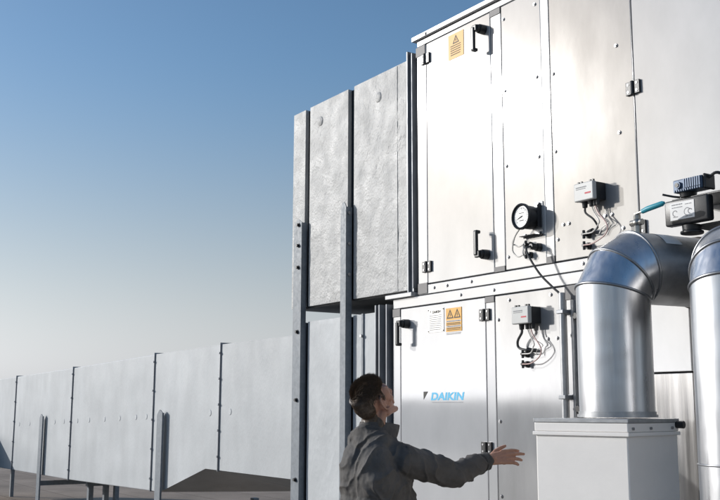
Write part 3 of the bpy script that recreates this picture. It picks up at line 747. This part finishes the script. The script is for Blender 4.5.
b.cyl((mx0 + .030, AY + .0045, mz0 + .030), (mx0 + .030, AY - .006, mz0 + .030), .017, .016, 20); b.build('cooling_fins', M['motor'], mo)
MB().cyl((mx0 + .030, AY - .0062, mz0 + .030), (mx0 + .030, AY - .009, mz0 + .030), .010, None, 16).build('motor_dial', M['black'], mo)
MB().box(mx1 + .0005, mx1 + .014, AY + .01, AY + .080, mz0 - .004, mz1 + .006).build('motor_end_cap', M['black'], AC, bevel=.006)
b = MB(); b.tube(curve([(mx1 + .012, AY + .04, mz1 - .01), (mx1 + .05, AY + .05, mz1 + .005), (mx1 + .085, AY + .10, mz1 - .03), (mx1 + .10, AY + .17, mz1 - .08), (mx1 + .11, -.01, mz1 - .10)]), .007, 8); b.build('cable', M['cable'], AC)
b = MB(); b.tube(curve([(mx0 + .0, AY + .05, mz0 - .012), (mx0 - .02, AY + .03, mz0 - .008), (mx0 - .055, AY + .0, mz0 + .004)]), .005, 8); b.build('wire_tail', M['cable'], AC)

# ================================================================ THE MAN
HX, HY = -4.19, -.925
MAN = thing('person', 'man in dark jacket seen from behind, looking up and reaching out his right hand', 'person', (HX, HY - .02, 0))
rsh, elb, wri = V((-4.030, -.830, 1.358)), V((-3.985, -.565, 1.272)), V((-4.022, -.305, 1.335))
lsh, lel, lwr = V((-4.285, -.885, 1.350)), V((-4.300, -.79, 1.10)), V((-4.36, -.66, 1.02))
neck0, neck1 = V((-4.192, -.928, 1.42)), V((-4.190, -.910, 1.575))
hc = V((-4.180, -.925, 1.640)); HS = 1.15            # head centre
yaw, pit = R(9), R(36)
hf = V((math.sin(-yaw) * math.cos(pit), math.cos(yaw) * math.cos(pit), math.sin(pit)))
hr = hf.cross(UPV).normalized(); hu = hr.cross(hf)
def H(r_, f_, u_): return hc + (hr * r_ + hf * f_ + hu * u_) * HS
hax = (hr, hf, hu)
body = MB()
body.ell(H(0, -.014, .030), (.074, .098, .086), hax, 28, 18)
body.ell(H(0, -.045, .005), (.066, .062, .072), hax)
body.ell(H(0, .038, -.028), (.060, .056, .086), hax)
body.ell(H(0, .040, -.078), (.050, .050, .034), hax); body.ell(H(0, .078, -.100), (.022, .018, .018), hax)
for s in (-1, 1):
    body.cap(H(s * .058, -.002, -.062), H(s * .024, .074, -.098), .017, .015)      # jaw line
    body.cap(H(s * .010, .083, .020), H(s * .042, .066, .022), .012, .011); body.ell(H(s * .046, .040, .004), (.022, .036, .040), hax)         # brow
    body.ell(H(s * .043, .056, -.026), (.020, .022, .022), hax)                    # cheekbone
    # ear: rim, lobe, bowl
    e0 = (s * .074, -.010, -.012)
    rim = [H(s * (.073 + .012 * math.sin(t * .5)), -.006 - .020 * math.sin(t), -.008 + .031 * math.cos(t)) for t in np.linspace(-.5, 3.5, 12)]
    body.chain(rim, [.0055] * 12); body.ell(H(s * .074, -.012, -.012), (.007, .015, .026), hax); body.ell(H(s * .074, .001, -.036), (.007, .009, .011), hax)
    body.cap(H(s * .072, .008, -.004), H(s * .074, .006, -.018), .006, .006)
    body.cap(H(s * .048, -.020, -.055), neck0 + hr * s * .035, .022, .030)         # neck muscles
body.chain([H(0, .088, .014), H(0, .104, -.018), H(0, .112, -.030)], [.009, .011, .012])
for s in (-1, 1): body.ell(H(s * .013, .097, -.034), (.009, .011, .008), hax)
body.cap(H(-.020, .086, -.060), H(.020, .086, -.060), .0075, .0075); body.cap(H(-.017, .085, -.071), H(.017, .085, -.071), .008, .008)
body.chain([H(0, -.020, -.05), neck1 + V((0, -.006, -.04)), neck0], [.060, .058, .064])
# trunk, arms, legs under the clothes
body.ell((HX - .005, HY - .015, 1.25), (.165, .105, .19)); body.ell((HX, HY - .03, 1.02), (.15, .10, .17)); body.ell((HX, HY - .03, .90), (.155, .105, .12))
body.cap(lsh + V((.03, .02, -.03)), rsh + V((-.02, .01, -.02)), .045, .045)
body.chain([rsh, elb, wri + (elb - wri) * .35, wri], [.046, .042, .036, .0255]); body.chain([lsh, lel, lwr], [.046, .042, .027])
for s in (-1, 1):
    body.chain([V((HX + s * .09, HY - .03, .90)), V((HX + s * .105, HY + .02, .50)), V((HX + s * .115, HY - .04, .10))], [.085, .058, .042])
    body.cap(V((HX + s * .115, HY - .05, .05)), V((HX + s * .13, HY + .12, .035)), .04, .032)

def hand(mb, w, d, n, s, curl):
    """palm and five separate fingers; d along the fingers, n out of the back of the hand, s towards the thumb"""
    K = 1.08
    d = d.normalized(); n = (n - d * n.dot(d)).normalized(); s = (s - d * s.dot(d) - n * s.dot(n)).normalized()
    for off in (-.029, -.010, .010, .029):
        mb.cap(w + d * .010 + s * off * .62, w + d * .088 + s * off + n * (.004 - abs(off) * .08), .0135, .0105)
    mb.cap(w - d * .02, w + d * .02, .0255, .023)
    fing = ((.031, .0245, .048, .029, .023, .9), (.0105, .028, .053, .034, .025, .6), (-.0105, .026, .049, .032, .024, 1.0), (-.030, .022, .040, .025, .021, 1.2))
    spread = (.07, .015, -.03, -.08)
    for (off, _, l1, l2, l3, cu), sp in zip(fing, spread):
        k = w + d * (.092 - abs(off - .008) * .22) + s * off + n * .002
        dirn = (d + s * sp).normalized(); ang = 0; pts = [k - d * .012, k]; rad = [.0112, .0108]
        for l, a_, r_ in ((l1, curl[0] * cu, .0096), (l2, curl[1] * cu, .0088), (l3, curl[2] * cu, .0074)):
            ang += a_; v = dirn * math.cos(ang) - n * math.sin(ang); pts.append(pts[-1] + v * l); rad.append(r_)
        mb.chain(pts, rad)
    th = [w + d * .018 + s * .018 - n * .004, w + d * .050 + s * .046 - n * .012, w + d * .082 + s * .060 - n * .014, w + d * .108 + s * .066 - n * .010]
    mb.chain(th, [.0150, .0120, .0102, .0078])
hd = V((.40, .90, .14)); hn = V((.80, -.38, .47))
hand(body, wri + (wri - elb).normalized() * .012, hd, hn, hn.cross(hd) * -1 if hn.cross(hd).x > 0 else hn.cross(hd), (R(12), R(18), R(12)))
hand(body, lwr, (lwr - lel), V((-.9, 0, .4)), V((0, .3, 1)), (R(22), R(30), R(20)))
me = remesh(body, .0031, 3, .5)
bo = link_mesh('body', me, M['skin'], MAN)
# eyes go into the body mesh as a second surface
ey = MB()
for s in (-1, 1): ey.ell(H(s * .031, .0665, -.002), (.0125, .0125, .0115), hax, 14, 10)
off = world_loc(MAN); ey.v = [tuple(V(p) - off) for p in ey.v]; em = ey.mesh('eyes')
bm = bmesh.new(); bm.from_mesh(bo.data); nf = len(bm.faces); bm.from_mesh(em); bm.faces.ensure_lookup_table()
for f in bm.faces[nf:]: f.material_index = 1; f.smooth = True
bm.to_mesh(bo.data); bm.free(); bo.data.materials.append(M['eye']); bpy.data.meshes.remove(em)

# hair: thousands of short tapering locks rooted on the scalp; clipped short at the sides and nape, longer on top
rnd = random.Random(3)
def hair_len(r_, f_, u_):
    """length of the hair at a point of the head (0 = bare skin)"""
    ar = abs(r_)
    if u_ < -.125 or f_ > .085: return 0
    if f_ > .024 and u_ < .050 + max(0, f_ - .024) * .30: return 0
    if f_ > -.048 and u_ < .022 + max(0, -f_ - .02) * -.5 and not (.012 < f_ < .024 and u_ > -.012 and ar < .075): return 0
    if ar > .0775 and u_ < .034 and f_ > -.05: return 0
    if u_ < -.055 and ar > .085: return 0
    t = max(0, min(1, (u_ - .045) / .045))
    base = .0035 + .0085 * max(0, min(1, (u_ + .06) / .11))
    return base * (1 - t) + (.034 + .012 * max(0, min(1, f_ / .06))) * t
hairm = MB(); off = world_loc(MAN); hv = []
for v in bo.data.vertices:
    p = v.co + off; dlt = p - hc
    if dlt.length > .17: continue
    dlt = dlt / HS
    l = hair_len(dlt.dot(hr), dlt.dot(hf), dlt.dot(hu))
    if l > 0: hv.append((p, v.normal.copy(), l, dlt.dot(hr), dlt.dot(hf), dlt.dot(hu)))
for p, nrm, l0, r_, f_, u_ in hv:
    for rep_ in range(2):
        l = l0 * rnd.uniform(.6, 1.2)
        top = max(0, min(1, (u_ - .04) / .04))
        comb = (hf * .55 + hr * .55 + hu * .1) * top + (hf * -.15 + hu * -1.0) * (1 - top)
        comb = comb - nrm * comb.dot(nrm)
        if comb.length < .01: comb = hr.copy()
        comb.normalize(); side = nrm.cross(comb)
        cl = noise.noise(V((r_, f_, u_)) * 55); cl2 = noise.noise(V((r_, f_, u_)) * 70 + V((9, 3, 1)))
        jit = V((rnd.gauss(0, 1), rnd.gauss(0, 1), rnd.gauss(0, 1))) * .09
        lift = .35 + .45 * top + .35 * top * max(0, min(1, f_ / .06))
        d1_ = (nrm * (lift + .30 * cl2) + comb + side * cl * .35 + jit).normalized(); d2_ = (nrm * (lift - .40) + comb + side * cl * .5 + jit).normalized()
        q0 = p - nrm * .002 + V((rnd.gauss(0, 1), rnd.gauss(0, 1), rnd.gauss(0, 1))) * .0008; q1 = q0 + d1_ * l * .5; q2 = q1 + d2_ * l * .5
        w_ = .0015 if l > .015 else .0009
        s1 = side * w_; n1 = nrm * w_
        tri = lambda c_, k: [c_ + s1 * k, c_ - s1 * k * .5 + n1 * k, c_ - s1 * k * .5 - n1 * k * .6]
        hairm.add(tri(q0, 1) + tri(q1, .9) + [q2], [(0, 1, 4, 3), (1, 2, 5, 4), (2, 0, 3, 5), (3, 4, 6), (4, 5, 6), (5, 3, 6)])
bo.data.materials.append(M['hair'])
for f in bo.data.polygons:                                       # stubble-dark scalp under the locks, dithered at its edge
    if f.material_index: continue
    dlt = (f.center + off - hc) / HS
    if dlt.length < .155:
        r_, f_, u_ = dlt.dot(hr), dlt.dot(hf), dlt.dot(hu)
        if hair_len(r_, f_, u_ - rnd.uniform(0, .014)) > 0: f.material_index = 2
hairm.build('hair', M['hair'], MAN, smooth=60)

# jacket
jk = MB()
jk.ell((HX + .018, HY + .030, 1.245), (.178, .170, .19)); jk.ell((HX + .020, HY + .040, 1.04), (.175, .185, .22)); jk.ell((HX + .015, HY + .02, .90), (.175, .165, .12)); jk.ell((HX + .05, HY + .12, 1.06), (.12, .12, .20))

for sx in (-.040, .098):
    jk.ell((HX + sx, HY - .042, 1.27), (.110, .105, .18)); jk.ell((HX + sx, HY - .045, 1.06), (.105, .105, .20))
jk.chain([lsh + V((.03, -.005, -.005)), V((HX, HY - .03, 1.43)), rsh + V((-.01, 0, -.005))], [.078, .070, .078])
jk.chain([V((HX - .10, HY - .02, 1.43)), V((HX, HY - .03, 1.475)), V((HX + .10, HY - .005, 1.435))], [.055, .060, .055])
jk.chain([rsh + V((-.01, .0, -.01)), rsh.lerp(elb, .5) + V((0, 0, -.005)), elb + V((0, 0, -.004)), elb.lerp(wri, .45), wri.lerp(elb, .10)], [.086, .076, .067, .059, .047])
jk.chain([lsh, lsh.lerp(lel, .5) + V((-.012, -.02, 0)), lel, lwr.lerp(lel, .12)], [.084, .076, .064, .046])
me = remesh(jk, .0052, 8, .5)
# cloth folds pressed into the surface
arm_d = (elb - rsh).normalized(); fa_d = (wri - elb).normalized()
def wave(x): return (1 - abs(math.sin(x))) ** 2
cos_ = [v.co.copy() for v in me.vertices]; nos_ = [v.normal.copy() for v in me.vertices]; new_ = []
for p, nn in zip(cos_, nos_):
    t = (p - rsh).dot(arm_d); t2 = (p - elb).dot(fa_d)
    amp = .0
    warp = noise.noise(p * 7) * 1.6 + noise.noise(p * 17 + V((3, 1, 2))) * .5
    if p.y > rsh.y - .02 and p.x > -4.13:                     # right sleeve: rings round the arm, tight at the elbow and cuff
        if t2 > -.02: amp = .0165 * wave(t2 * 40 + warp * 1.9 + (p.z - elb.z) * 26 + (p.x - elb.x) * 14) * (.45 + .8 * abs(noise.noise(p * 6)))
        else: amp = .020 * wave(t * 26 + warp * 1.9 + (p.z - rsh.z) * 24) * (.35 + .9 * abs(noise.noise(p * 5)))
    elif p.x < -4.385 and p.z < 1.36: amp = .008 * wave((p.z) * 34 + warp)
    else:                                                       # back: drag lines from the neck and armholes
        a_ = math.atan2(p.z - 1.60, p.x - (-3.98))
        amp = .013 * wave(a_ * 12 + warp * 1.5) * (.5 + .5 * max(0, min(1, noise.noise(p * 5.1) + .6)))
        amp += .013 * wave((p.x + p.z * .35) * 34 + warp * 1.6) * max(0, noise.noise(p * 4.3 + V((7, 7, 1))))
    new_ += list(p + nn * (amp - .004 + noise.noise(p * 9) * .004))
me.vertices.foreach_set('co', new_); me.update()
jo = link_mesh('jacket', me, M['jacket'], MAN)
# collar: stand-up band, open at the front
co = MB(); n = 40; rows = []
for k in range(7):
    h = k / 6
    row = []
    for i in range(n + 1):
        th = R(-68) + R(316) * i / n            # starts right of the front opening and runs round the back
        fx = math.cos(th); fy = math.sin(th)
        # th = 90deg is the back of the neck here
        rx, ry = .078 - .008 * h + .01 * (1 - h), .088 + .012 * h
        x = -4.194 + rx * fx; y = -.905 - ry * fy * .98
        frnt = max(0, -fy)
        z = 1.452 + h * (.080 + .002 * frnt) - .020 * frnt + noise.noise(V((th * 2, h * 2, 0))) * .004
        y += h * .022 - frnt * 0 + frnt * .03; 
        row.append(V((x, y, z)) + V((fx, -fy, 0)) * (.004 * math.sin(h * 3.1)))
    rows.append(row)
inner = [[p - V((p.x + 4.194, (p.y + .90), 0)).normalized() * .007 for p in row] for row in rows]
vs = [p for row in rows for p in row] + [p for row in inner for p in row]; w = n + 1; o2 = 7 * w; fs = []
for k in range(6):
    for i in range(n):
        a_ = k * w + i; fs += [(a_, a_ + 1, a_ + w + 1, a_ + w), (o2 + a_, o2 + a_ + w, o2 + a_ + w + 1, o2 + a_ + 1)]
for i in range(n): fs += [(6 * w + i, 6 * w + i + 1, o2 + 6 * w + i + 1, o2 + 6 * w + i), (i, o2 + i, o2 + i + 1, i + 1)]
for k in range(6): fs += [(k * w, (k + 1) * w, o2 + (k + 1) * w, o2 + k * w), (k * w + n, o2 + k * w + n, o2 + (k + 1) * w + n, (k + 1) * w + n)]
co.add(vs, fs); co.build('collar', M['jacket'], MAN, smooth=60)
cw = wri.lerp(elb, .09)
b = MB(); b.tube([cw + fa_d * -.030, cw + fa_d * -.012, cw + fa_d * .012, cw + fa_d * .020, cw + fa_d * .012], [.049, .0465, .0435, .040, .034], 24, False); b.build('cuff', M['jacket_black'], MAN, smooth=70)
# trousers and boots
tr = MB(); tr.ell((HX, HY - .03, .93), (.175, .125, .13))
for s in (-1, 1): tr.chain([V((HX + s * .09, HY - .03, .88)), V((HX + s * .105, HY + .015, .50)), V((HX + s * .115, HY - .035, .12))], [.100, .076, .066])
link_mesh('trousers', remesh(tr, .010, 4), M['trousers'], MAN)
for s in (-1, 1):
    b = MB(); b.cap(V((HX + s * .115, HY - .055, .055)), V((HX + s * .135, HY + .14, .048)), .056, .047); b.cap(V((HX + s * .115, HY - .05, .08)), V((HX + s * .115, HY - .04, .19)), .056, .058)
    bt = remesh(b, .008, 4)
    for v in bt.vertices: v.co.z = max(v.co.z, .003)
    link_mesh('boot', bt, M['boots'], MAN)

# ================================================================ light, sky, camera
SUN = V((-1.17, -1.0, .49)).normalized()
elev = math.asin(SUN.z); rot = math.pi / 2 - math.atan2(SUN.y, SUN.x)
li = bpy.data.lights.new('sun', 'SUN'); li.energy = 3.1; li.angle = R(.53); li.color = (1, .985, .962)
so = bpy.data.objects.new('sun', li); COL.objects.link(so); so.rotation_euler = SUN.to_track_quat('Z', 'Y').to_euler(); so.location = (-12, -12, 9)
w = bpy.data.worlds.new('World'); SC.world = w; w.use_nodes = True
nt = w.node_tree; bg = nt.nodes['Background']; sky = nt.nodes.new('ShaderNodeTexSky')
sky.sky_type = 'NISHITA'; sky.sun_disc = False; sky.sun_elevation = elev; sky.sun_rotation = rot % (2 * math.pi)
sky.altitude = 100; sky.air_density = 1.0; sky.dust_density = .9; sky.ozone_density = 1.6
# pale winter haze: the sky loses its colour towards the horizon
tc = nt.nodes.new('ShaderNodeTexCoord'); sx = nt.nodes.new('ShaderNodeSeparateXYZ'); nt.links.new(tc.outputs['Generated'], sx.inputs[0])
mr = nt.nodes.new('ShaderNodeMapRange'); mr.interpolation_type = 'SMOOTHSTEP'; mr.inputs['From Min'].default_value = .0; mr.inputs['From Max'].default_value = .36
mr.inputs['To Min'].default_value = .95; mr.inputs['To Max'].default_value = .0; nt.links.new(sx.outputs['Z'], mr.inputs['Value'])
bw = nt.nodes.new('ShaderNodeRGBToBW'); nt.links.new(sky.outputs[0], bw.inputs[0])
ti = nt.nodes.new('ShaderNodeMixRGB'); ti.blend_type = 'MULTIPLY'; ti.inputs[0].default_value = 1; ti.inputs[2].default_value = (.885, .905, .955, 1); nt.links.new(bw.outputs[0], ti.inputs[1])
mx = nt.nodes.new('ShaderNodeMixRGB'); nt.links.new(mr.outputs[0], mx.inputs[0]); hs = nt.nodes.new('ShaderNodeHueSaturation'); hs.inputs['Saturation'].default_value = 1.18; nt.links.new(sky.outputs[0], hs.inputs['Color']); nt.links.new(hs.outputs[0], mx.inputs[1]); nt.links.new(ti.outputs[0], mx.inputs[2])
nt.links.new(mx.outputs[0], bg.inputs[0]); bg.inputs[1].default_value = .138

cam = bpy.data.cameras.new('camera'); co_ = bpy.data.objects.new('camera', cam); COL.objects.link(co_); SC.camera = co_
cam.sensor_width = 36; cam.lens = 989 / 720 * 36; cam.clip_end = 5000; cam.clip_start = .05
yw, pt, rl = R(56.59), R(9.095), R(.17)
fw = V((-math.sin(yw) * math.cos(pt), math.cos(yw) * math.cos(pt), math.sin(pt))); rt = V((math.cos(yw), math.sin(yw), 0)); up = rt.cross(fw)
r2 = rt * math.cos(rl) + up * math.sin(rl); u2 = up * math.cos(rl) - rt * math.sin(rl)
mw = Matrix((r2, u2, -fw)).transposed().to_4x4(); mw.translation = V((0, -3.76, 1.6)); co_.matrix_world = mw

SC.view_settings.view_transform = 'Standard'; SC.view_settings.look = 'None'; SC.view_settings.exposure = 0.0; SC.view_settings.gamma = 1
SC.view_settings.use_curve_mapping = False
SC.render.engine = 'CYCLES'
